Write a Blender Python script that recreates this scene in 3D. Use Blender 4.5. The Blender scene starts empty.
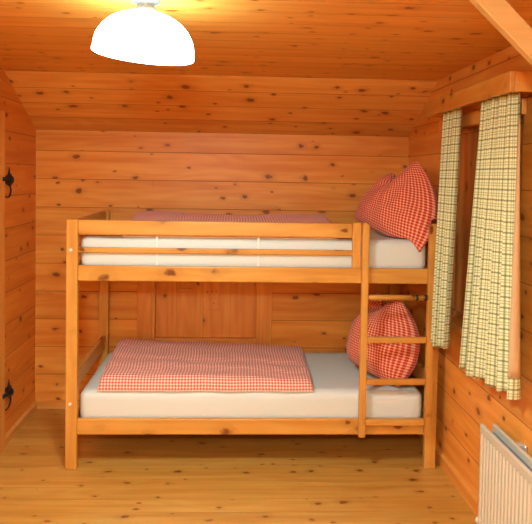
import bpy, bmesh, math, random
from mathutils import Vector, Matrix, noise

scene = bpy.context.scene
COL = scene.collection
random.seed(7)

# ------------------------------------------------------------------ node helpers
class NT:
    def __init__(s, name):
        s.m = bpy.data.materials.new(name); s.m.use_nodes = True
        s.t = s.m.node_tree; s.t.nodes.clear()
        s.out = s.t.nodes.new('ShaderNodeOutputMaterial')
    def n(s, kind, **kw):
        nd = s.t.nodes.new(kind)
        for k, v in kw.items(): setattr(nd, k, v)
        return nd
    def put(s, sock, v):
        if isinstance(v, bpy.types.NodeSocket): s.t.links.new(v, sock)
        elif v is not None: sock.default_value = v
    def math(s, op, a, b=None, c=None, clamp=False):
        nd = s.n('ShaderNodeMath', operation=op, use_clamp=clamp)
        s.put(nd.inputs[0], a); s.put(nd.inputs[1], b); s.put(nd.inputs[2], c)
        return nd.outputs[0]
    def comb(s, x, y, z):
        nd = s.n('ShaderNodeCombineXYZ')
        for i, v in enumerate((x, y, z)): s.put(nd.inputs[i], v)
        return nd.outputs[0]
    def smooth(s, x, lo, hi, a=0.0, b=1.0):
        nd = s.n('ShaderNodeMapRange', interpolation_type='SMOOTHSTEP')
        for i, v in enumerate((x, lo, hi, a, b)): s.put(nd.inputs[i], v)
        return nd.outputs[0]
    def mix(s, f, a, b, mode='MIX'):
        nd = s.n('ShaderNodeMix', data_type='RGBA', blend_type=mode)
        s.put(nd.inputs[0], f); s.put(nd.inputs[6], a); s.put(nd.inputs[7], b)
        return nd.outputs[2]
    def noise(s, vec, scale, detail=2, rough=.5, dist=0):
        nd = s.n('ShaderNodeTexNoise')
        s.put(nd.inputs['Vector'], vec); s.put(nd.inputs['Scale'], scale)
        s.put(nd.inputs['Detail'], detail); s.put(nd.inputs['Roughness'], rough); s.put(nd.inputs['Distortion'], dist)
        return nd.outputs[0]
    def bsdf(s, color, rough=.5, bump=None, bstr=.3, bdist=.01, metal=0, spec=.5, coat=0, sheen=0):
        b = s.n('ShaderNodeBsdfPrincipled')
        s.put(b.inputs['Base Color'], color); s.put(b.inputs['Roughness'], rough)
        s.put(b.inputs['Metallic'], metal); s.put(b.inputs['Specular IOR Level'], spec)
        s.put(b.inputs['Coat Weight'], coat); s.put(b.inputs['Coat Roughness'], .25); s.put(b.inputs['Sheen Weight'], sheen)
        if bump is not None:
            bn = s.n('ShaderNodeBump'); s.put(bn.inputs['Height'], bump)
            bn.inputs['Strength'].default_value = bstr; bn.inputs['Distance'].default_value = bdist
            s.t.links.new(bn.outputs[0], b.inputs['Normal'])
        s.t.links.new(b.outputs[0], s.out.inputs[0]); return s.m

def c4(c): return (c[0], c[1], c[2], 1.0)

def wood(name, grain='X', plank=None, width=.2, off=0.0, light=(.75, .42, .16), dark=(.50, .22, .06),
         knot=(.22, .045, .005), seam=(.30, .085, .014), vary=.08, kthr=.5, ks=6.5, kr=.12, rough=.42, rnd=True,
         seam_w=.0028, ring=.5, seam_amt=.8, coat=0.0, spec=.4):
    s = NT(name)
    tc = s.n('ShaderNodeTexCoord'); sp = s.n('ShaderNodeSeparateXYZ'); s.put(sp.inputs[0], tc.outputs['Object'])
    ax = {'X': sp.outputs[0], 'Y': sp.outputs[1], 'Z': sp.outputs[2]}
    others = [k for k in 'XYZ' if k != grain]
    if plank: others.remove(plank); others = [plank] + others
    u, a, b = ax[grain], ax[others[0]], ax[others[1]]
    oi = s.n('ShaderNodeObjectInfo')
    orand = s.math('MULTIPLY', oi.outputs['Random'], 37.0) if rnd else 0.0
    seamf = None
    if plank:
        q = s.math('DIVIDE', s.math('SUBTRACT', a, off), width)
        idx = s.math('FLOOR', q); fr = s.math('FRACT', q)
        wn = s.n('ShaderNodeTexWhiteNoise', noise_dimensions='1D'); s.put(wn.inputs['W'], s.math('ADD', idx, .37))
        r1 = wn.outputs['Value']
        ed = s.math('MULTIPLY', s.math('MINIMUM', fr, s.math('SUBTRACT', 1.0, fr)), width)
        seamf = s.smooth(ed, seam_w * .4, seam_w * 1.3, 1.0, 0.0)
        u2 = s.math('ADD', u, s.math('MULTIPLY', r1, 23.0))
        b2 = s.math('ADD', b, s.math('MULTIPLY', r1, 11.0))
    else:
        r1 = oi.outputs['Random'] if rnd else 0.5
        u2 = s.math('ADD', u, orand); b2 = s.math('ADD', b, orand)
    # soft cathedral rings, fine fibre
    rings_n = s.noise(s.comb(s.math('MULTIPLY', u2, .55), s.math('MULTIPLY', a, 3.6), s.math('MULTIPLY', b2, 3.6)), 1.0, 2, .5, .25)
    rings = s.math('MULTIPLY_ADD', s.math('SINE', s.math('MULTIPLY', rings_n, 75.0)), .5, .5)
    fib = s.noise(s.comb(s.math('MULTIPLY', u2, 2.0), s.math('MULTIPLY', a, 60.0), s.math('MULTIPLY', b2, 60.0)), 1.0, 3, .6)
    blot = s.noise(s.comb(s.math('MULTIPLY', u2, .9), s.math('MULTIPLY', a, 16.0), s.math('MULTIPLY', b2, 16.0)), 1.0, 3, .6)
    g = s.math('ADD', s.math('MULTIPLY', rings, .42 * ring), s.math('MULTIPLY', fib, .30))
    g = s.math('ADD', g, s.math('MULTIPLY', s.smooth(blot, .34, .68), .60), clamp=True)
    col = s.mix(g, c4(light), c4(dark))
    # per-board tone
    tone = s.math('MULTIPLY_ADD', r1, vary * 2, 1.0 - vary)
    col = s.mix(1.0, col, s.comb(tone, tone, tone), 'MULTIPLY')
    # knots
    vo = s.n('ShaderNodeTexVoronoi', feature='F1', voronoi_dimensions='2D' if plank else '3D')
    wob = s.noise(s.comb(u2, a, b2), 34.0, 2)
    s.put(vo.inputs['Vector'], s.comb(s.math('MULTIPLY', u2, .62), a, b2)); s.put(vo.inputs['Scale'], ks)
    sc = s.n('ShaderNodeSeparateColor'); s.put(sc.inputs[0], vo.outputs['Color'])
    rad = s.math('MULTIPLY_ADD', s.math('POWER', sc.outputs[1], 2.2), kr * .85, kr * .33)
    dist = s.math('ADD', vo.outputs['Distance'], s.math('MULTIPLY_ADD', wob, .20, -.10))
    km = s.smooth(dist, s.math('MULTIPLY', rad, .5), rad, 1.0, 0.0)
    clus = s.noise(s.comb(u2, a, b2), 1.9, 1)
    pres = s.math('GREATER_THAN', s.math('ADD', sc.outputs[0], s.math('MULTIPLY_ADD', clus, 1.5, -.75)), kthr)
    halo = s.math('MULTIPLY', s.smooth(dist, rad, s.math('MULTIPLY', rad, 2.4), .26, 0.0), pres)
    km = s.math('MULTIPLY', s.math('MULTIPLY', km, pres), .88)
    col = s.mix(halo, col, c4([x * .62 for x in dark])); col = s.mix(km, col, c4(knot))
    bump = s.math('MULTIPLY', fib, .12)
    if seamf is not None:
        col = s.mix(s.math('MULTIPLY', seamf, seam_amt), col, c4(seam))
        bump = s.math('SUBTRACT', bump, seamf)
    return s.bsdf(col, rough, bump, .35, .004, coat=coat, spec=spec)

def gingham(name, period, red, pale, duty=.53):
    s = NT(name)
    tc = s.n('ShaderNodeTexCoord'); sp = s.n('ShaderNodeSeparateXYZ'); s.put(sp.inputs[0], tc.outputs['UV'])
    f = []
    for k in (0, 1):
        fr = s.math('FRACT', s.math('DIVIDE', sp.outputs[k], period))
        d = s.math('ABSOLUTE', s.math('SUBTRACT', fr, .5))
        f.append(s.smooth(d, duty / 2 - .05, duty / 2 + .05, 1.0, 0.0))
    t = s.math('MULTIPLY', s.math('ADD', f[0], f[1]), .5)
    cr = s.n('ShaderNodeValToRGB'); s.put(cr.inputs[0], t)
    e = cr.color_ramp.elements; e[0].color = c4(pale); e[1].color = c4(red)
    m = e.new(.5); m.color = c4([(red[i] * .62 + pale[i] * .38) for i in range(3)])
    nz = s.noise(tc.outputs['UV'], 260.0, 2)
    return s.bsdf(cr.outputs[0], .85, nz, .2, .002, spec=.15, sheen=.15)

def plaid(name):
    s = NT(name)
    tc = s.n('ShaderNodeTexCoord'); sp = s.n('ShaderNodeSeparateXYZ'); s.put(sp.inputs[0], tc.outputs['UV'])
    col = c4((.74, .73, .42))
    P = .044
    for k in (0, 1):
        fr = s.math('FRACT', s.math('DIVIDE', sp.outputs[k], P))
        strong = s.smooth(s.math('ABSOLUTE', s.math('SUBTRACT', fr, .5)), .04, .13, 1.0, 0.0)
        e = s.math('MINIMUM', fr, s.math('SUBTRACT', 1.0, fr))
        band = s.smooth(s.math('ABSOLUTE', s.math('SUBTRACT', e, .12)), .03, .08, 1.0, 0.0)
        col = s.mix(s.math('MULTIPLY', band, .60), col, c4((.24, .27, .10)))
        col = s.mix(s.math('MULTIPLY', strong, .72 if k else .62), col, c4((.09, .11, .028)))
    nz = s.noise(tc.outputs['UV'], 300.0, 2)
    return s.bsdf(col, .9, nz, .2, .002, spec=.1, sheen=.1)

def plain(name, col, rough=.5, metal=0, spec=.5, nscale=None, var=.06, coat=0):
    s = NT(name)
    tc = s.n('ShaderNodeTexCoord')
    nz = s.noise(tc.outputs['Object'], nscale or 30.0, 3)
    c = s.mix(s.math('MULTIPLY', nz, var * 2), c4(col), c4([x * .6 for x in col]))
    return s.bsdf(c, rough, nz, .08, .004, metal=metal, spec=spec, coat=coat)

def emit(name, col, st):
    s = NT(name); e = s.n('ShaderNodeEmission'); e.inputs[0].default_value = c4(col); e.inputs[1].default_value = st
    s.t.links.new(e.outputs[0], s.out.inputs[0]); return s.m

# ------------------------------------------------------------------ materials
WL, WD = (.84, .39, .070), (.68, .22, .026)
M = {}
M['wall_x'] = wood('pine_wall_back', 'X', 'Z', .195, .045, WL, WD, kthr=.34, rnd=False, ks=8.5, kr=.15, spec=.25)
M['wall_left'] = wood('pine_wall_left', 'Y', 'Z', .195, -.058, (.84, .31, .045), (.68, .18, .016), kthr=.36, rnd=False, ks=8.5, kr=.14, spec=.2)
M['wall_right'] = wood('pine_wall_right', 'Y', 'Z', .195, .045, (.86, .40, .075), (.72, .25, .030), kthr=.34, rnd=False, ks=8, kr=.15, spec=.25)
M['ceil'] = wood('pine_ceiling', 'X', 'Y', .172, .348, (.76, .39, .085), (.60, .235, .033), kthr=.34, rnd=False, ks=8.5, kr=.16, rough=.36, spec=.4)
M['slope'] = wood('pine_ceiling_slope', 'X', 'Y', .158, .348, (.84, .43, .10), (.68, .26, .040), kthr=.34, rnd=False, ks=8.5, kr=.17, rough=.38, spec=.35)
M['floor'] = wood('pine_floor', 'X', 'Y', .132, .06, (.62, .34, .070), (.50, .21, .028), kthr=.20, rnd=False, ks=8.0, kr=.13, rough=.30, seam_w=.002, seam_amt=.42, spec=.5)
BL, BD = (.68, .345, .070), (.55, .215, .028)
for g in 'XYZ':
    M['bed' + g] = wood('bed_pine_' + g, g, None, light=BL, dark=BD, kthr=.12, ks=9.0, kr=.29, vary=.05, knot=(.13, .022, .002), rough=.38, spec=.3)
    M['trim' + g] = wood('trim_pine_' + g, g, None, light=(.85, .40, .085), dark=(.70, .24, .032), kthr=.5, ks=8.0, kr=.2, vary=.08, rough=.4)
M['brace'] = wood('brace_pine', 'X', None, light=(.66, .42, .15), dark=(.56, .32, .09), kthr=.9, ks=8.0, kr=.10, vary=.03, rough=.5)
M['shutter'] = wood('shutter_pine', 'Z', 'Y', .21, -.05, (.66, .30, .07), (.48, .17, .03), kthr=.45, rnd=False, ks=8, kr=.15)
M['hatch'] = wood('hatch_pine', 'Z', 'X', .19, .36, (.82, .37, .075), (.66, .22, .030), seam_amt=.3, kthr=.42, rnd=False, ks=8, kr=.14)
M['ging'] = gingham('red_gingham', .0175, (.62, .085, .045), (.95, .72, .56))
M['gingp'] = gingham('red_gingham_pillow', .0185, (.52, .030, .010), (.92, .47, .28), .60)
M['plaid'] = plaid('green_plaid')
M['lining'] = plain('curtain_lining', (.56, .38, .19), .9, spec=.1, var=.1)
M['sheet'] = plain('white_sheet', (.68, .71, .63), .85, spec=.15, nscale=9, var=.03)
M['white'] = plain('white_plastic', (.86, .80, .72), .4)
M['rad'] = plain('cream_enamel', (.60, .55, .40), .35, spec=.5, nscale=5, var=.02)
M['rad_in'] = plain('radiator_grey', (.16, .18, .22), .5)
M['iron'] = plain('black_iron', (.010, .009, .010), .5)
M['rubber'] = plain('black_rubber', (.015, .012, .012), .6)
M['canopy'] = plain('grey_metal', (.22, .22, .20), .5, metal=.2)
M['steel'] = plain('zinc_steel', (.75, .72, .68), .3, metal=.6)
M['glow'] = emit('opal_glass', (.76, 1.0, 1.0), 14.0)
M['glow_fill'] = emit('fill_lamp_glow', (.72, 1.02, 1.05), 250.0)  # strong emission for the added fill lamp behind the camera

# ------------------------------------------------------------------ mesh helpers
def finish(bm, name, mat, parent=None, smooth=False, loc=None):
    me = bpy.data.meshes.new(name)
    bmesh.ops.recalc_face_normals(bm, faces=bm.faces)
    o = bpy.data.objects.new(name, me)
    base = Vector((0, 0, 0))
    if parent is not None: base = parent['_base'] if False else BASE[parent.name]
    if loc is not None: base = Vector(loc)
    if base.length: bmesh.ops.translate(bm, vec=-base, verts=bm.verts)
    bm.to_mesh(me); bm.free()
    me.materials.append(mat)
    if smooth:
        for p in me.polygons: p.use_smooth = True
    COL.objects.link(o)
    if parent is not None: o.parent = parent
    else: o.location = base
    BASE[o.name] = base
    return o
BASE = {}

def tag(o, label=None, cat=None, group=None, kind=None):
    if label: o['label'] = label
    if cat: o['category'] = cat
    if group: o['group'] = group
    if kind: o['kind'] = kind
    return o

def thing(name, loc, label, cat, group=None, kind=None):
    o = bpy.data.objects.new(name, None); COL.objects.link(o); o.location = loc
    o.empty_display_size = .1
    BASE[o.name] = Vector(loc)
    return tag(o, label, cat, group, kind)

def box(bm, x0, x1, y0, y1, z0, z1, bev=0.0, seg=1):
    r = bmesh.ops.create_cube(bm, size=1)
    vs = r['verts']
    for v in vs:
        v.co = Vector((x0 + (v.co.x + .5) * (x1 - x0), y0 + (v.co.y + .5) * (y1 - y0), z0 + (v.co.z + .5) * (z1 - z0)))
    if bev:
        es = list({e for v in vs for e in v.link_edges})
        bmesh.ops.bevel(bm, geom=es, offset=bev, segments=seg, profile=.5, affect='EDGES')

def bx(name, mat, parent, *d, bev=.004, seg=2, loc=None):
    bm = bmesh.new(); box(bm, *d, bev=bev, seg=seg)
    return finish(bm, name, mat, parent, loc=loc)

def prism(bm, pts, axis, lo, hi):
    """polygon pts in the two other axes, extruded along axis"""
    def mk(p, h):
        if axis == 'X': return (h, p[0], p[1])
        if axis == 'Y': return (p[0], h, p[1])
        return (p[0], p[1], h)
    a = [bm.verts.new(mk(p, lo)) for p in pts]; b = [bm.verts.new(mk(p, hi)) for p in pts]
    n = len(pts); bm.faces.new(a); bm.faces.new(b[::-1])
    for i in range(n): bm.faces.new((a[i], a[(i + 1) % n], b[(i + 1) % n], b[i]))

def tube(bm, pts, r, seg=8):
    pts = [Vector(p) for p in pts]
    rs = r if isinstance(r, (list, tuple)) else [r] * len(pts)
    rings = []; prev = None
    for i, p in enumerate(pts):
        t = (pts[min(i + 1, len(pts) - 1)] - pts[max(i - 1, 0)]).normalized()
        up = prev if prev is not None else (Vector((0, 0, 1)) if abs(t.z) < .9 else Vector((1, 0, 0)))
        s = t.cross(up).normalized(); w = s.cross(t).normalized(); prev = w
        rings.append([bm.verts.new(p + rs[i] * (math.cos(k * 2 * math.pi / seg) * s + math.sin(k * 2 * math.pi / seg) * w)) for k in range(seg)])
    for a, b in zip(rings, rings[1:]):
        for k in range(seg): bm.faces.new((a[k], a[(k + 1) % seg], b[(k + 1) % seg], b[k]))
    bm.faces.new(rings[0][::-1]); bm.faces.new(rings[-1])

def lathe(bm, prof, c, seg=48, tilt=None):
    rings = []
    for r, z in prof:
        ring = []
        for k in range(seg):
            a = k * 2 * math.pi / seg
            v = Vector((max(r, 1e-4) * math.cos(a), max(r, 1e-4) * math.sin(a), z))
            if tilt: v = tilt @ v
            ring.append(bm.verts.new(v + Vector(c)))
        rings.append(ring)
    for a, b in zip(rings, rings[1:]):
        for k in range(seg): bm.faces.new((a[k], a[(k + 1) % seg], b[(k + 1) % seg], b[k]))
    bm.faces.new(rings[0][::-1]); bm.faces.new(rings[-1])

# ------------------------------------------------------------------ room shell
XL, XR, YB, HK, YC, ZC, YF = -.452, 2.140, .980, 1.941, .348, 2.2446, -4.75
T = .12
def struct(name, bm, mat, label=None):
    o = finish(bm, name, mat); o['kind'] = 'structure'
    if label: o['label'] = label
    return o
bm = bmesh.new(); box(bm, XL - T, XR + T, YF - T, YB + T, -.1, 0); struct('floor', bm, M['floor'], 'honey coloured pine plank floor under the bunk bed')
bm = bmesh.new(); box(bm, XL - T, XR + T, YF - T, YC, ZC, ZC + .08); struct('ceiling', bm, M['ceil'], 'flat pine board ceiling around the lamp')
bm = bmesh.new(); prism(bm, [(YC, ZC), (YB, HK), (YB + T, HK), (YB + T, HK + .03), (YC, ZC + .08)], 'X', XL - T, XR + T)
struct('ceiling_slope', bm, M['slope'], 'sloping pine board ceiling section above the back wall')
# back wall with the recessed hatch
HX0, HX1, HZ0, HZ1 = .375, 1.085, .50, 1.22
bm = bmesh.new()
box(bm, XL - T, HX0, YB, YB + T, 0, HK); box(bm, HX1, XR + T, YB, YB + T, 0, HK)
box(bm, HX0, HX1, YB, YB + T, 0, HZ0); box(bm, HX0, HX1, YB, YB + T, HZ1, HK)
struct('wall_back', bm, M['wall_x'], 'back wall of horizontal knotty pine boards behind the bunk bed')
# left wall
prof = [(YF, 0), (YB, 0), (YB, HK), (YC, ZC), (YF, ZC)]
bm = bmesh.new(); prism(bm, prof, 'X', XL - T, XL); struct('wall_left', bm, M['wall_left'], 'left wall of reddish pine boards')
# right wall with the window recess
WY0, WY1, WZ0, WZ1 = -.87, .20, .865, 1.93
bm = bmesh.new()
prism(bm, [(YF, 0), (WY0, 0), (WY0, ZC), (YF, ZC)], 'X', XR, XR + T)
prism(bm, [(WY1, 0), (YB, 0), (YB, HK), (YC, ZC), (WY1, ZC)], 'X', XR, XR + T)
box(bm, XR, XR + T, WY0, WY1, 0, WZ0); box(bm, XR, XR + T, WY0, WY1, WZ1, ZC)
struct('wall_right', bm, M['wall_right'], 'right wall of pine boards behind radiator and curtains')
bm = bmesh.new(); box(bm, XL - T, XR + T, YF - T, YF, 0, ZC); struct('wall_front', bm, M['wall_x'])
def skirt(name, pts, axis, lo, hi, mat):
    bm = bmesh.new(); prism(bm, pts, axis, lo, hi); o = struct(name, bm, mat)
hb, tb = .055, .018
skirt('baseboard_back', [(YB, 0), (YB - tb, 0), (YB - tb, hb - .012), (YB, hb)], 'X', XL, XR, M['trimX'])
skirt('baseboard_left', [(XL, 0), (XL + tb, 0), (XL + tb, hb - .012), (XL, hb)], 'Y', .27, YB, M['trimY'])
skirt('baseboard_right', [(XR, 0), (XR - tb, 0), (XR - tb, hb + .008), (XR, hb + .018)], 'Y', YF, YB, M['trimY'])

# corner brace under the ceiling
x0, z0 = 1.640, ZC
wpx = .104
x1 = XR; zl = ZC - (XR - x0) * .957; zu = ZC - (XR - x0 - wpx) * .99
bm = bmesh.new(); prism(bm, [(x0, ZC), (x0 + wpx, ZC), (x1, zu), (x1, zl)], 'Y', -1.55, -1.51)
bmesh.ops.bevel(bm, geom=bm.edges[:], offset=.004, segments=1, affect='EDGES')
o = struct('trim_1', bm, M['brace'], 'pale diagonal timber brace between ceiling and right wall')

# window on the right: recess, shutter leaves, frame, sill, head board
win = thing('window_1', (XR, (WY0 + WY1) / 2, WZ0), 'wood shuttered window behind the plaid curtains', None, kind='structure')
bm = bmesh.new(); box(bm, XR + .085, XR + .11, WY0, WY1, WZ0, WZ1); finish(bm, 'shutter', M['shutter'], win)
bm = bmesh.new(); d = .022
box(bm, XR + .055, XR + .085, WY0, WY0 + d, WZ0, WZ1, .003); box(bm, XR + .055, XR + .085, WY1 - d, WY1, WZ0, WZ1, .003)
box(bm, XR + .055, XR + .085, WY0 + d, WY1 - d, WZ1 - d, WZ1, .003); box(bm, XR + .055, XR + .085, WY0 + d, WY1 - d, WZ0, WZ0 + d, .003)
finish(bm, 'window_frame', M['shutter'], win)
bx('window_sill', M['trimY'], win, XR - .028, XR, WY0 - .02, WY1 + .02, WZ0 - .028, WZ0 + .002)
bx('head_board', M['trimY'], win, XR - .022, XR, WY0 - .03, WY1 + .03, 1.925, 1.992)

# closed hatch in the back wall, behind the lower bunk
hat = thing('door_2', (.73, YB, HZ0), 'closed wooden hatch in the back wall behind the lower bunk', None, kind='structure')
bm = bmesh.new(); box(bm, HX0, HX1, YB + .035, YB + .06, HZ0, HZ1); finish(bm, 'door_panel', M['hatch'], hat)
bx('frame_board', M['trimZ'], hat, .252, .355, YB - .012, YB, .06, HZ1 + .1, bev=.003)
bx('frame_board', M['trimZ'], hat, 1.083, 1.195, YB - .012, YB, .06, HZ1 + .1, bev=.003)
bx('frame_edge', M['trimZ'], hat, .355, .378, YB - .020, YB + .035, .06, HZ1 + .1, bev=.004)
bx('frame_board', M['trimX'], hat, .378, 1.083, YB - .012, YB, HZ1, HZ1 + .1, bev=.003)
bx('frame_board', M['trimX'], hat, .378, 1.083, YB - .012, YB, HZ0 - .1, HZ0, bev=.003)
lb = bx('latch_block', M['hatch'], hat, .757, .825, YB + .018, YB + .035, .70, .90, bev=.003)
for (sx, sz) in ((.770, .83), (.800, .83), (.785, .745)):
    bm = bmesh.new(); tube(bm, [(sx, YB + .014, sz), (sx, YB + .02, sz)], .004); finish(bm, 'screw', M['iron'], lb)
bx('pull_groove', M['trimX'], hat, .535, .635, YB + .022, YB + .035, .825, .848, bev=.004)

# door on the left wall: frame board, leaf and iron hinges
door = thing('door_1', (XL, -.1, 0), 'wooden door with black iron hinges in the left wall', None, kind='structure')
bx('door_frame', M['trimZ'], door, XL, XL + .022, .19, .305, 0, 2.0, bev=.003)
bx('door_frame', M['trimZ'], door, XL, XL + .022, -.72, -.61, 0, 2.0, bev=.003)
bx('door_frame', M['trimY'], door, XL, XL + .022, -.61, .19, 1.90, 2.0, bev=.003)
bx('door_leaf', M['trimZ'], door, XL, XL + .016, -.61, .19, .01, 1.90, bev=.002)
for hz in (1.600, .315):
    bm = bmesh.new(); y = .335; x = XL + .02
    # spike, flared cone socket, knuckle and curled tail of a wrought hinge
    tube(bm, [(x, y + .045, hz + .078), (x, y + .045, hz + .05), (x, y + .035, hz + .02)], [.002, .006, .009])
    tube(bm, [(x, y + .050, hz), (x, y + .040, hz), (x, y + .005, hz), (x, y - .03, hz + .004), (x, y - .075, hz + .006)], [.028, .032, .020, .012, .013], 12)
    tube(bm, [(x + .004, y + .048, hz + .036), (x + .004, y + .048, hz - .034)], .010)
    c = []
    for k in range(13):
        a = math.radians(80 - k * 16)
        c.append((XL + .010, y + .045 + .060 * math.cos(a), hz - .066 + .040 * math.sin(a)))
    c.append((XL + .010, y - .05, hz - .092))
    tube(bm, c, [.0055] * 9 + [.005, .0045, .004, .004, .003])
    finish(bm, 'hinge', M['iron'], door, smooth=True)
    BASE['x'] = Vector()

# ------------------------------------------------------------------ bunk bed
W, H, L = .95, 1.395, 2.08
bed = thing('bunk_bed', (L / 2, W / 2, 0), 'pine bunk bed with ladder standing against the back wall', 'bunk bed')
p, pd = .064, .045
for (x0_, y0_) in ((0, 0), (L - p, 0), (0, W - pd), (L - p, W - pd)):
    bx('post', M['bedZ'], bed, x0_, x0_ + p, y0_, y0_ + pd, 0, H, bev=.006)
rt_ = .028
bx('guard_rail', M['bedX'], bed, p, 1.578, 0, rt_, 1.310, 1.392, bev=.008)
bx('guard_rail', M['bedX'], bed, p, 1.578, .002, .022, 1.212, 1.242, bev=.005)
bx('guard_upright', M['bedZ'], bed, 1.578, 1.628, -.004, rt_ - .004, 1.140, 1.398, bev=.006)
for (za, zb) in ((1.056, 1.142), (.198, .288)):
    bx('side_rail', M['bedX'], bed, p, L - p, 0, rt_, za, zb, bev=.007)
    bx('side_rail', M['bedX'], bed, p, L - p, W - rt_, W, za, zb, bev=.005)
for xa in (.020, L - .045):
    for (za, zb) in ((.198, .288), (.440, .532), (1.056, 1.142), (1.310, 1.392)):
        bx('end_board', M['bedY'], bed, xa, xa + .025, pd, W - pd, za, zb, bev=.004)
for zs in (1.10, .232):
    bm = bmesh.new()
    for k in range(13):
        xs = .10 + k * .15
        box(bm, xs, xs + .07, rt_, W - rt_, zs, zs + .016)
    box(bm, p, L - p, rt_, rt_ + .02, zs - .025, zs); box(bm, p, L - p, W - rt_ - .02, W - rt_, zs - .025, zs)
    finish(bm, 'slatted_base', M['bedY'], bed)
for zb in (1.226, .372):
    bm = bmesh.new(); tube(bm, [(.027, -.004, zb), (.027, .004, zb)], .0085, 12)
    tag(finish(bm, 'bolt_cap', M['white'], bed), 'small white bolt cap')
for xc in (.492, 1.055):
    bm = bmesh.new(); box(bm, xc - .005, xc + .005, rt_ + .0005, rt_ + .0035, 1.142, 1.345)
    tag(finish(bm, 'guard_strap', M['white'], bed), 'thin white vertical strap')
# ladder
def stile(xa, xb, z0_, z1_):
    bm = bmesh.new(); box(bm, xa, xb, -.036, -.001, z0_, z1_)
    tops = [e for e in bm.edges if abs(e.verts[0].co.z - z1_) < 1e-5 and abs(e.verts[1].co.z - z1_) < 1e-5 and abs(e.verts[0].co.x - e.verts[1].co.x) < 1e-5]
    tops = [e for e in tops if e.verts[0].co.x > (xa + xb) / 2] if xa < 1.9 else [e for e in tops if e.verts[0].co.x < (xa + xb) / 2]
    bmesh.ops.bevel(bm, geom=tops, offset=.026, segments=6, profile=.5, affect='EDGES')
    es = [e for e in bm.edges if e.calc_face_angle(0) > 1.2]
    bmesh.ops.bevel(bm, geom=es, offset=.004, segments=2, affect='EDGES')
    return finish(bm, 'ladder_rail', M['bedZ'], bed)
stile(1.630, 1.667, .195, 1.398); stile(2.003, 2.042, .195, 1.398)
for (za, zb) in ((.727, .762), (.491, .525), (.259, .293)):
    bx('ladder_rung', M['bedX'], bed, 1.667, 2.003, -.033, -.006, za, zb, bev=.008, seg=3)
bm = bmesh.new(); tube(bm, [(1.667, -.020, .983), (1.676, -.020, .983), (1.684, -.020, .983), (2.003, -.020, .983)], [.010, .013, .0155, .0155], 14)
rg = finish(bm, 'ladder_rung', M['bedX'], bed, smooth=True); tag(rg, 'round top rung with two black bands')
for xa in (1.935, 1.984):
    bm = bmesh.new(); tube(bm, [(xa, -.020, .983), (xa + .014, -.020, .983)], .0168, 14); finish(bm, 'rubber_band', M['rubber'], rg, smooth=True)

# ------------------------------------------------------------------ mattresses
def mattress(name, x0_, x1_, y0_, y1_, z0_, z1_, label, seed):
    bm = bmesh.new(); nx, ny, nz = 60, 26, 8
    cx, cy, cz = (x0_ + x1_) / 2, (y0_ + y1_) / 2, (z0_ + z1_) / 2
    box(bm, x0_, x1_, y0_, y1_, z0_, z1_)
    def cut(axis, n, lo, hi):
        for k in range(1, n):
            co = [0, 0, 0]; co[axis] = lo + (hi - lo) * k / n; no = [0, 0, 0]; no[axis] = 1
            bmesh.ops.bisect_plane(bm, geom=bm.verts[:] + bm.edges[:] + bm.faces[:], plane_co=co, plane_no=no)
    cut(0, nx, x0_, x1_); cut(1, ny, y0_, y1_); cut(2, nz, z0_, z1_)
    r = .042; hx, hy, hz = (x1_ - x0_) / 2, (y1_ - y0_) / 2, (z1_ - z0_) / 2
    for v in bm.verts:
        q = v.co - Vector((cx, cy, cz))
        inner = Vector((max(-hx + r, min(hx - r, q.x)), max(-hy + r, min(hy - r, q.y)), max(-hz + r, min(hz - r, q.z))))
        d = q - inner
        if d.length > 1e-6: q = inner + d.normalized() * min(d.length, r) if sum(abs(t) > 1e-6 for t in d) > 1 else inner + d
        w = noise.noise(Vector((q.x * 4 + seed, q.y * 4, q.z * 6))) * .003 + noise.noise(Vector((q.x * 14 + seed, q.y * 9, q.z * 22))) * .0012
        q = q * 1.0
        if q.z > 0: q.z += w - .002
        if abs(q.y) > hy * .6: q.y += -abs(w) * (1 if q.y > 0 else -1)
        v.co = q + Vector((cx, cy, cz))
    o = finish(bm, name, M['sheet'], None, smooth=True, loc=(cx, cy, z0_))
    return tag(o, label, 'mattress', 'mattresses of the bunk bed')
mattress('mattress', .0665, 2.0125, .032, .900, 1.116, 1.300, 'white sheeted mattress on the upper bunk behind the guard rails', 3)
mattress('mattress', .0665, 2.0125, .032, .900, .248, .435, 'white sheeted mattress on the lower bunk, under the folded duvet', 9)

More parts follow.
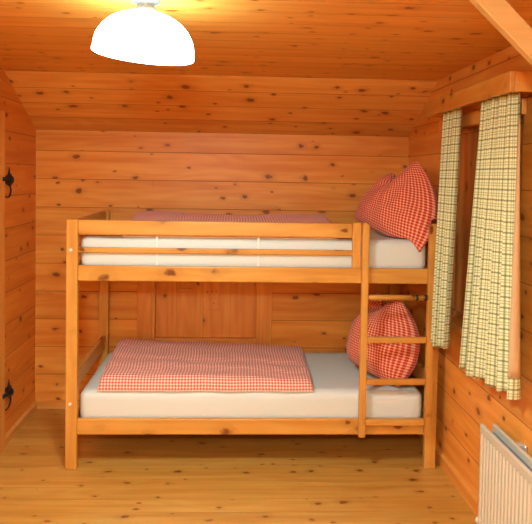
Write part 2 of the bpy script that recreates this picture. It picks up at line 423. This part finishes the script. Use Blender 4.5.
# ------------------------------------------------------------------ duvets
def duvet(x0f, x1f, x0b, x1b, y0_, y1_, zb, thick, label, seed, wr=.006):
    """loft: closed section in YZ swept along X, tapering at both ends"""
    bm = bmesh.new(); uvl = bm.loops.layers.uv.new('UVMap')
    nx, nt = 110, 90; grid = []
    def prof(t):   # t 0..1 over the top from front foot to back foot
        return t
    for i in range(nx + 1):
        s = i / nx; ex = min(1, min(s, 1 - s) / .035); ee = math.sqrt(max(0, 1 - (1 - ex) ** 2))
        row = []; arc = 0; last = None
        for j in range(nt + 1):
            t = j / nt
            y = y0_ + (y1_ - y0_) * (0.5 - 0.5 * math.cos(math.pi * max(0, min(1, t)))) * .35 + (y1_ - y0_) * t * .65
            ty = (y - y0_) / (y1_ - y0_)
            ey = min(1, min(ty, 1 - ty) / .075); eh = math.sqrt(max(0, 1 - (1 - ey) ** 2))
            x = (x0f + (x0b - x0f) * ty) * (1 - s) + (x1f + (x1b - x1f) * ty) * s
            h = thick(s, ty)
            w = noise.noise(Vector((x * 5 + seed, y * 7, 0))) * wr * 1.6 + noise.noise(Vector((x * 13 + seed, y * 22, 3))) * wr * .7
            z = zb + max(.0, (h + w)) * eh * ee
            xo = noise.noise(Vector((y * 9, seed, s))) * .008; yo = noise.noise(Vector((x * 6, seed + 5, ty))) * .008
            P_ = Vector((x + xo, y + yo, z))
            if last is not None: arc += (P_ - last).length
            last = P_; row.append((bm.verts.new(P_), (x, arc)))
        grid.append(row)
    for i in range(nx):
        for j in range(nt):
            q = (grid[i][j], grid[i + 1][j], grid[i + 1][j + 1], grid[i][j + 1])
            f = bm.faces.new([a[0] for a in q])
            for lp, a in zip(f.loops, q): lp[uvl].uv = a[1]
    # flat underside
    rim = [grid[i][0][0] for i in range(nx + 1)] + [grid[nx][j][0] for j in range(1, nt + 1)] + \
          [grid[i][nt][0] for i in range(nx - 1, -1, -1)] + [grid[0][j][0] for j in range(nt - 1, 0, -1)]
    low = [bm.verts.new(v.co - Vector((0, 0, .003))) for v in rim]
    n = len(rim)
    for k in range(n): bm.faces.new((rim[k], rim[(k + 1) % n], low[(k + 1) % n], low[k]))
    bm.faces.new(low)
    o = finish(bm, 'duvet', M['ging'], None, smooth=True, loc=((x0f + x1f) / 2, (y0_ + y1_) / 2, zb))
    return tag(o, label, 'duvet', 'red gingham duvets')
def th_low(s, t):
    return .060 + .022 * (1 - s) + .022 * t * (1 - s) - .006 * t * s + .012 * math.exp(-((t - .28) / .09) ** 2) - .012 * math.exp(-((t - .42) / .06) ** 2)
duvet(.168, 1.385, .135, 1.41, 0.030, .865, .4375, th_low, 'red gingham duvet folded flat on the lower bunk mattress', 2.0)
def th_up(s, t):
    side = .5 * math.exp(-((s - .16) / .15) ** 2) + .38 * math.exp(-((s - .82) / .15) ** 2)
    return .052 + .032 * t + .048 * side * t
duvet(.30, 1.50, .24, 1.575, .045, .868, 1.3015, th_up, 'red gingham duvet on the upper bunk, mostly hidden by the guard rail', 8.0, .006)

# ------------------------------------------------------------------ pillows
def pillow(BL, BR, TR, TL, tf, tb, chop, crease, floor_z, xmax, label, seed, size=.60):
    """square feather pillow given by its four corner points, bellied on both sides, top edge dented"""
    bm = bmesh.new(); uvl = bm.loops.layers.uv.new('UVMap'); n = 64
    BL, BR, TR, TL = map(Vector, (BL, BR, TR, TL))
    cen = (BL + BR + TR + TL) / 4
    sv = ((BR + TR) - (BL + TL)).normalized(); upv = ((TL + TR) - (BL + BR)).normalized()
    nv = sv.cross(upv).normalized(); upv = nv.cross(sv).normalized()
    def pt(a, b, sd):
        u, v = (a + 1) / 2, (b + 1) / 2
        P_ = BL * (1 - u) * (1 - v) + BR * u * (1 - v) + TR * u * v + TL * (1 - u) * v
        bow = .035
        P_ = P_ + sv * (a * (1 - b * b) * bow) + upv * (b * (1 - a * a) * .01)
        if a > 0: P_.x += .085 * (1 - b * b) * a ** 1.6
        up_dent = chop * math.exp(-(a / .38) ** 2) * max(0, (b + .1) / 1.1) ** 2.2
        P_ = P_ - upv * up_dent
        e = (max(0, 1 - abs(a) ** 2.6) * max(0, 1 - abs(b) ** 2.6)) ** .62
        low = 1.15 - .30 * v
        t = (tf if sd > 0 else tb) * e * low
        # crease running from the dent down across the visible belly
        if sd > 0:
            (ax, ay), (bx_, by_) = crease
            dx, dy = bx_ - ax, by_ - ay; k = max(0, min(1, ((a - ax) * dx + (b - ay) * dy) / (dx * dx + dy * dy)))
            dd = math.hypot(a - ax - k * dx, b - ay - k * dy)
            t -= .060 * math.exp(-(dd / .16) ** 2) * (1 - .55 * k) * min(1, e * 2)
        w_ = noise.noise(Vector((a * 2.0 + seed, b * 2.0, sd))) * .018 + noise.noise(Vector((a * 5 + seed, b * 4.2, sd * 2 + 7))) * .010
        P_ = P_ + nv * (sd * (t + w_ * e))
        lift = floor_z + .002 * (1 + sd) - P_.z
        if lift > 0: P_.z += lift * max(0, min(1, P_.y / .06))
        if P_.z < floor_z + .11 or xmax < 2.03: P_.x = min(P_.x, xmax)
        P_.x = min(P_.x, 2.125)
        return P_
    vm = {}
    def V(sd, i, j):
        edge = i in (0, n) or j in (0, n)
        key = ('e', i, j) if edge else (sd, i, j)
        if key not in vm: vm[key] = bm.verts.new(pt(i / n * 2 - 1, j / n * 2 - 1, sd if not edge else 1))
        return vm[key]
    for sd in (1, -1):
        for i in range(n):
            for j in range(n):
                idx = [(i, j), (i + 1, j), (i + 1, j + 1), (i, j + 1)]
                f = bm.faces.new([V(sd, *k) for k in idx])
                for lp, k in zip(f.loops, idx): lp[uvl].uv = (k[0] / n * size, k[1] / n * size)
    o = finish(bm, 'pillow', M['gingp'], None, smooth=True, loc=(cen.x, cen.y, floor_z))
    return tag(o, label, 'pillow', 'red gingham pillows')
pillow((1.668, .46, 1.40), (1.955, -.004, 1.236), (1.985, .20, 1.752), (1.895, .50, 1.665), .10, .12, .15, ((.0, 1.0), (-.62, .05)), 1.304, 2.030,
       'red gingham pillow with pointed corners propped on the upper bunk', 1.0)
pillow((1.655, .46, .50), (1.875, .06, .452), (1.908, .20, .925), (1.835, .50, .915), .150, .125, .12, ((-.1, 1.0), (-.7, .3)), .444, 2.020,
       'red gingham pillow standing on the lower bunk behind the ladder', 5.0)

# ------------------------------------------------------------------ curtain box and curtains
VX, VY0, VY1, VZ0, VZ1 = 1.980, -1.095, .066, 1.994, 2.073
val = thing('curtain_box', (XR, (VY0 + VY1) / 2, VZ0), 'wooden curtain box on the right wall above the plaid curtains', 'curtain box')
bx('front_board', M['bedY'], val, VX, VX + .022, VY0, VY1, VZ0, VZ1, bev=.003)
bx('end_board', M['bedX'], val, VX + .022, XR, VY0, VY0 + .022, VZ0, VZ1, bev=.003)
bx('end_board', M['trimX'], val, VX + .022, XR, VY1 - .022, VY1, VZ0, VZ1, bev=.003)
bm = bmesh.new(); tube(bm, [(2.052, VY0 + .022, 2.04), (2.052, VY1 - .022, 2.04)], .008); finish(bm, 'curtain_rod', M['white'], val)

def curtain(path_t, path_b, zt, zb, nf, amp, label, ph, hem):
    """path: (X, Y) control points at top and bottom, with pleats along it"""
    bm = bmesh.new(); uvl = bm.loops.layers.uv.new('UVMap')
    ns, nz = 120, 60
    def samp(path, s):
        q = s * (len(path) - 1); i = min(int(q), len(path) - 2); f = q - i
        return Vector(path[i]).lerp(Vector(path[i + 1]), f)
    rows = []
    for k in range(nz + 1):
        z_ = k / nz
        row = []; arc = 0; last = None
        for i in range(ns + 1):
            s = i / ns
            a = samp(path_t, s).lerp(samp(path_b, s), z_)
            wv = math.sin(s * nf * 2 * math.pi + ph + .5 * math.sin(z_ * 2 + s * 5)) 
            wv2 = math.sin(s * nf * 5.3 + 1.7 + z_) * .3
            A = amp * (.55 + .6 * z_)
            x = a.x + (wv + wv2) * A; y = a.y + math.cos(s * nf * 2 * math.pi + ph) * A * .5
            z = zt + (hem(s) - zt) * z_
            P2 = Vector((x, y))
            if last is not None: arc += (P2 - last).length
            last = P2
            row.append([Vector((x, y, z)), arc])
        rows.append(row)
    ref = [r[1] for r in rows[nz // 2]]
    g = [[bm.verts.new(r[0]) for r in row] for row in rows]
    for k in range(nz):
        for i in range(ns):
            f = bm.faces.new((g[k][i], g[k][i + 1], g[k + 1][i + 1], g[k + 1][i]))
            for lp, (kk, ii) in zip(f.loops, ((k, i), (k, i + 1), (k + 1, i + 1), (k + 1, i))):
                lp[uvl].uv = (ref[ii], rows[kk][ii][0].z)
    me_loc = (path_t[0][0], path_t[0][1], zb)
    o = finish(bm, 'curtain', M['plaid'], None, smooth=True, loc=me_loc)
    md = o.modifiers.new('thick', 'SOLIDIFY'); md.thickness = .003; md.offset = 0
    tag(o, label, 'curtain', 'green plaid curtains')
    return o
c1 = curtain([(2.052, -.062), (2.045, -.20), (2.050, -.345)], [(2.026, -.072), (2.012, -.19), (2.014, -.325)], 2.035, .75, 3.6, .018,
             'narrow green and cream plaid curtain hanging beside the bunk bed post', .4,
             lambda s: .742 + .030 * s + .008 * math.sin(s * 9))
c2 = curtain([(2.045, -.655), (2.035, -.82), (2.055, -1.005)], [(2.032, -.535), (2.015, -.79), (2.035, -1.075)], 2.035, .75, 5.2, .021,
             'wide green and cream plaid curtain nearest the radiator', 2.2,
             lambda s: .735 + .050 * s + .010 * math.sin(s * 14))
# folded-back side of the wide curtain: plain lining with a plaid hem
def strip(name, mat, z_hi, z_lo, xw_hi, xw_lo):
    bm = bmesh.new(); uvl = bm.loops.layers.uv.new('UVMap'); n = 24; g = []
    for k in range(n + 1):
        t = k / n; z = z_hi + (z_lo - z_hi) * t; w = xw_hi + (xw_lo - xw_hi) * t
        gz = (2.035 - z) / (2.035 - .75)
        bxp = Vector((2.062, -1.000)).lerp(Vector((2.014, -1.077)), gz)
        row = []
        for i in range(5):
            f = i / 4
            row.append((bm.verts.new((bxp.x - .004 + w * f, bxp.y - .012 - .010 * math.sin(f * 3.1), z)), (w * f, z)))
        g.append(row)
    for k in range(n):
        for i in range(4):
            q = (g[k][i], g[k][i + 1], g[k + 1][i + 1], g[k + 1][i]); fc = bm.faces.new([a[0] for a in q])
            for lp, a in zip(fc.loops, q): lp[uvl].uv = a[1]
    BASE[c2.name] = Vector((2.045, -.655, .75))
    o = finish(bm, name, mat, c2, smooth=True)
    md = o.modifiers.new('thick', 'SOLIDIFY'); md.thickness = .003; md.offset = 0
    return o
tag(strip('lining', M['lining'], 1.90, .86, .002, .052), 'plain pinkish beige folded side strip')
strip('hem', M['plaid'], .86, .775, .052, .056)

# ------------------------------------------------------------------ radiator
rad = thing('radiator', (2.05, -1.35, .0), 'cream panel radiator on the right wall below the wide curtain', 'radiator')
RY1, RY0 = -.805, -2.0; RZ0, RZ1 = .10, .570
def ribbed(xf, name, depth=.014):
    bm = bmesh.new(); pts = []
    pitch = .0333; y = RY1
    prof_ = [(xf + depth, RY1)]
    yy = RY1
    a = [(xf + .004, RY1)]
    while yy > RY0 + pitch:
        a += [(xf, yy - .004), (xf, yy - .015), (xf + .0055, yy - .021), (xf + .0055, yy - .028)]
        yy -= pitch
    a += [(xf, yy), (xf + depth, yy), (xf + depth, RY1)]
    zt, zb2 = RZ1 - .042, RZ0 + .035
    prism(bm, a, 'Z', zb2, zt)
    box(bm, xf - .002, xf + depth, yy, RY1 + .002, zt, RZ1, .006, 3)
    box(bm, xf - .002, xf + depth, yy, RY1 + .002, RZ0, zb2, .006, 3)
    return finish(bm, name, M['rad'], rad)
ribbed(2.018, 'front_panel'); ribbed(2.074, 'rear_panel')
bm = bmesh.new(); box(bm, 2.036, 2.070, RY0 + .05, RY1 - .03, RZ0 + .03, RZ1 - .03); finish(bm, 'convector_core', M['rad_in'], rad)
bm = bmesh.new(); tube(bm, [(2.030, RY1 + .002, RZ0 + .025), (2.030, RY1 + .018, RZ0 + .025), (2.030, RY1 + .028, RZ0 + .025)], [.015, .015, .008], 14)
finish(bm, 'corner_plug', M['white'], rad, smooth=True)
bm = bmesh.new(); box(bm, 2.088, XR - .002, -1.00, -.965, .535, .552, .003); box(bm, XR - .0121, XR - .001, -1.01, -.955, .46, .55, .003)
finish(bm, 'wall_bracket', M['steel'], rad)
bm = bmesh.new(); box(bm, 2.088, XR - .002, -1.90, -1.87, .535, .552, .003); finish(bm, 'wall_bracket', M['steel'], rad)
for yy in (-1.0, -1.88):
    bx('foot', M['rad'], rad, 2.03, 2.09, yy - .015, yy + .015, 0, RZ0)

# ------------------------------------------------------------------ ceiling lamp and added fill lamp
tilt = Matrix.Rotation(math.radians(4.5), 3, 'Y')
def ceiling_lamp(x, y, mat, label, grp=None):
    lamp = thing('ceiling_lamp', (x, y, ZC), label, 'ceiling lamp')
    R0 = .170; prof_ = []
    for k in range(0, 19):
        a = k / 18 * math.pi / 2
        prof_.append((R0 * math.cos(a) ** .92 if k < 18 else .02, .020 + .128 * math.sin(a)))
    outer = [(R0 + .002, 0), (R0 + .003, .008), (R0, .016)] + prof_
    bm = bmesh.new(); lathe(bm, [(.0, .0)] + outer + [(.0, .148)], (x - .003, y, 2.049), 64, tilt)
    finish(bm, 'lamp_shade', mat, lamp, smooth=True)
    bm = bmesh.new(); lathe(bm, [(.0, .143), (.040, .142), (.037, .160), (.026, .172), (.05, .180), (.05, .195), (0, .1955)], (x + .004, y, 2.048), 32)
    finish(bm, 'canopy', M['canopy'], lamp, smooth=True)
    return lamp
near = ceiling_lamp(.60, -1.36, M['glow'], 'glowing white glass dome lamp hanging from the pine ceiling')
ceiling_lamp(.75, -4.05, M['glow_fill'], 'added unseen fill lamp, a bright dome on the ceiling behind the camera')  # unseen extra dome, added to fill the room with flatter light

ld = bpy.data.lights.new('bulb_light', 'AREA'); ld.shape = 'DISK'; ld.size = .30; ld.energy = 26; ld.color = (.70, 1.0, 1.08)
lo = bpy.data.objects.new('bulb_light', ld); COL.objects.link(lo); lo.parent = near; lo.location = (-.003, 0, 2.030 - ZC)

# ------------------------------------------------------------------ camera, world, view
f, cx, cy = 660.2593, 261.9061, 202.9583
yaw, pitch, roll = .0439, .0401, .0167
fw = Vector((math.sin(yaw) * math.cos(pitch), math.cos(yaw) * math.cos(pitch), -math.sin(pitch)))
rt = Vector((math.cos(yaw), -math.sin(yaw), 0)); up = rt.cross(fw)
c, s = math.cos(roll), math.sin(roll)
rt, up = c * rt + s * up, -s * rt + c * up
cam = bpy.data.cameras.new('camera'); co = bpy.data.objects.new('camera', cam); COL.objects.link(co)
m = Matrix.Identity(4)
for i in range(3):
    m[i][0], m[i][1], m[i][2] = rt[i], up[i], -fw[i]
m[0][3], m[1][3], m[2][3] = .9092, -3.6406, 1.645
co.matrix_world = m
cam.sensor_width = 36; cam.sensor_fit = 'HORIZONTAL'; cam.lens = f / 532 * 36
cam.shift_x = (266 - cx) / 532; cam.shift_y = (cy - 262) / 532
cam.clip_start = .02
scene.camera = co

w = bpy.data.worlds.new('world'); scene.world = w; w.use_nodes = True
bg = w.node_tree.nodes['Background']; bg.inputs[0].default_value = (.02, .025, .035, 1); bg.inputs[1].default_value = .3

vs = scene.view_settings
vs.view_transform = 'Standard'; vs.look = 'None'; vs.gamma = 1; vs.use_curve_mapping = False
vs.exposure = 0.13
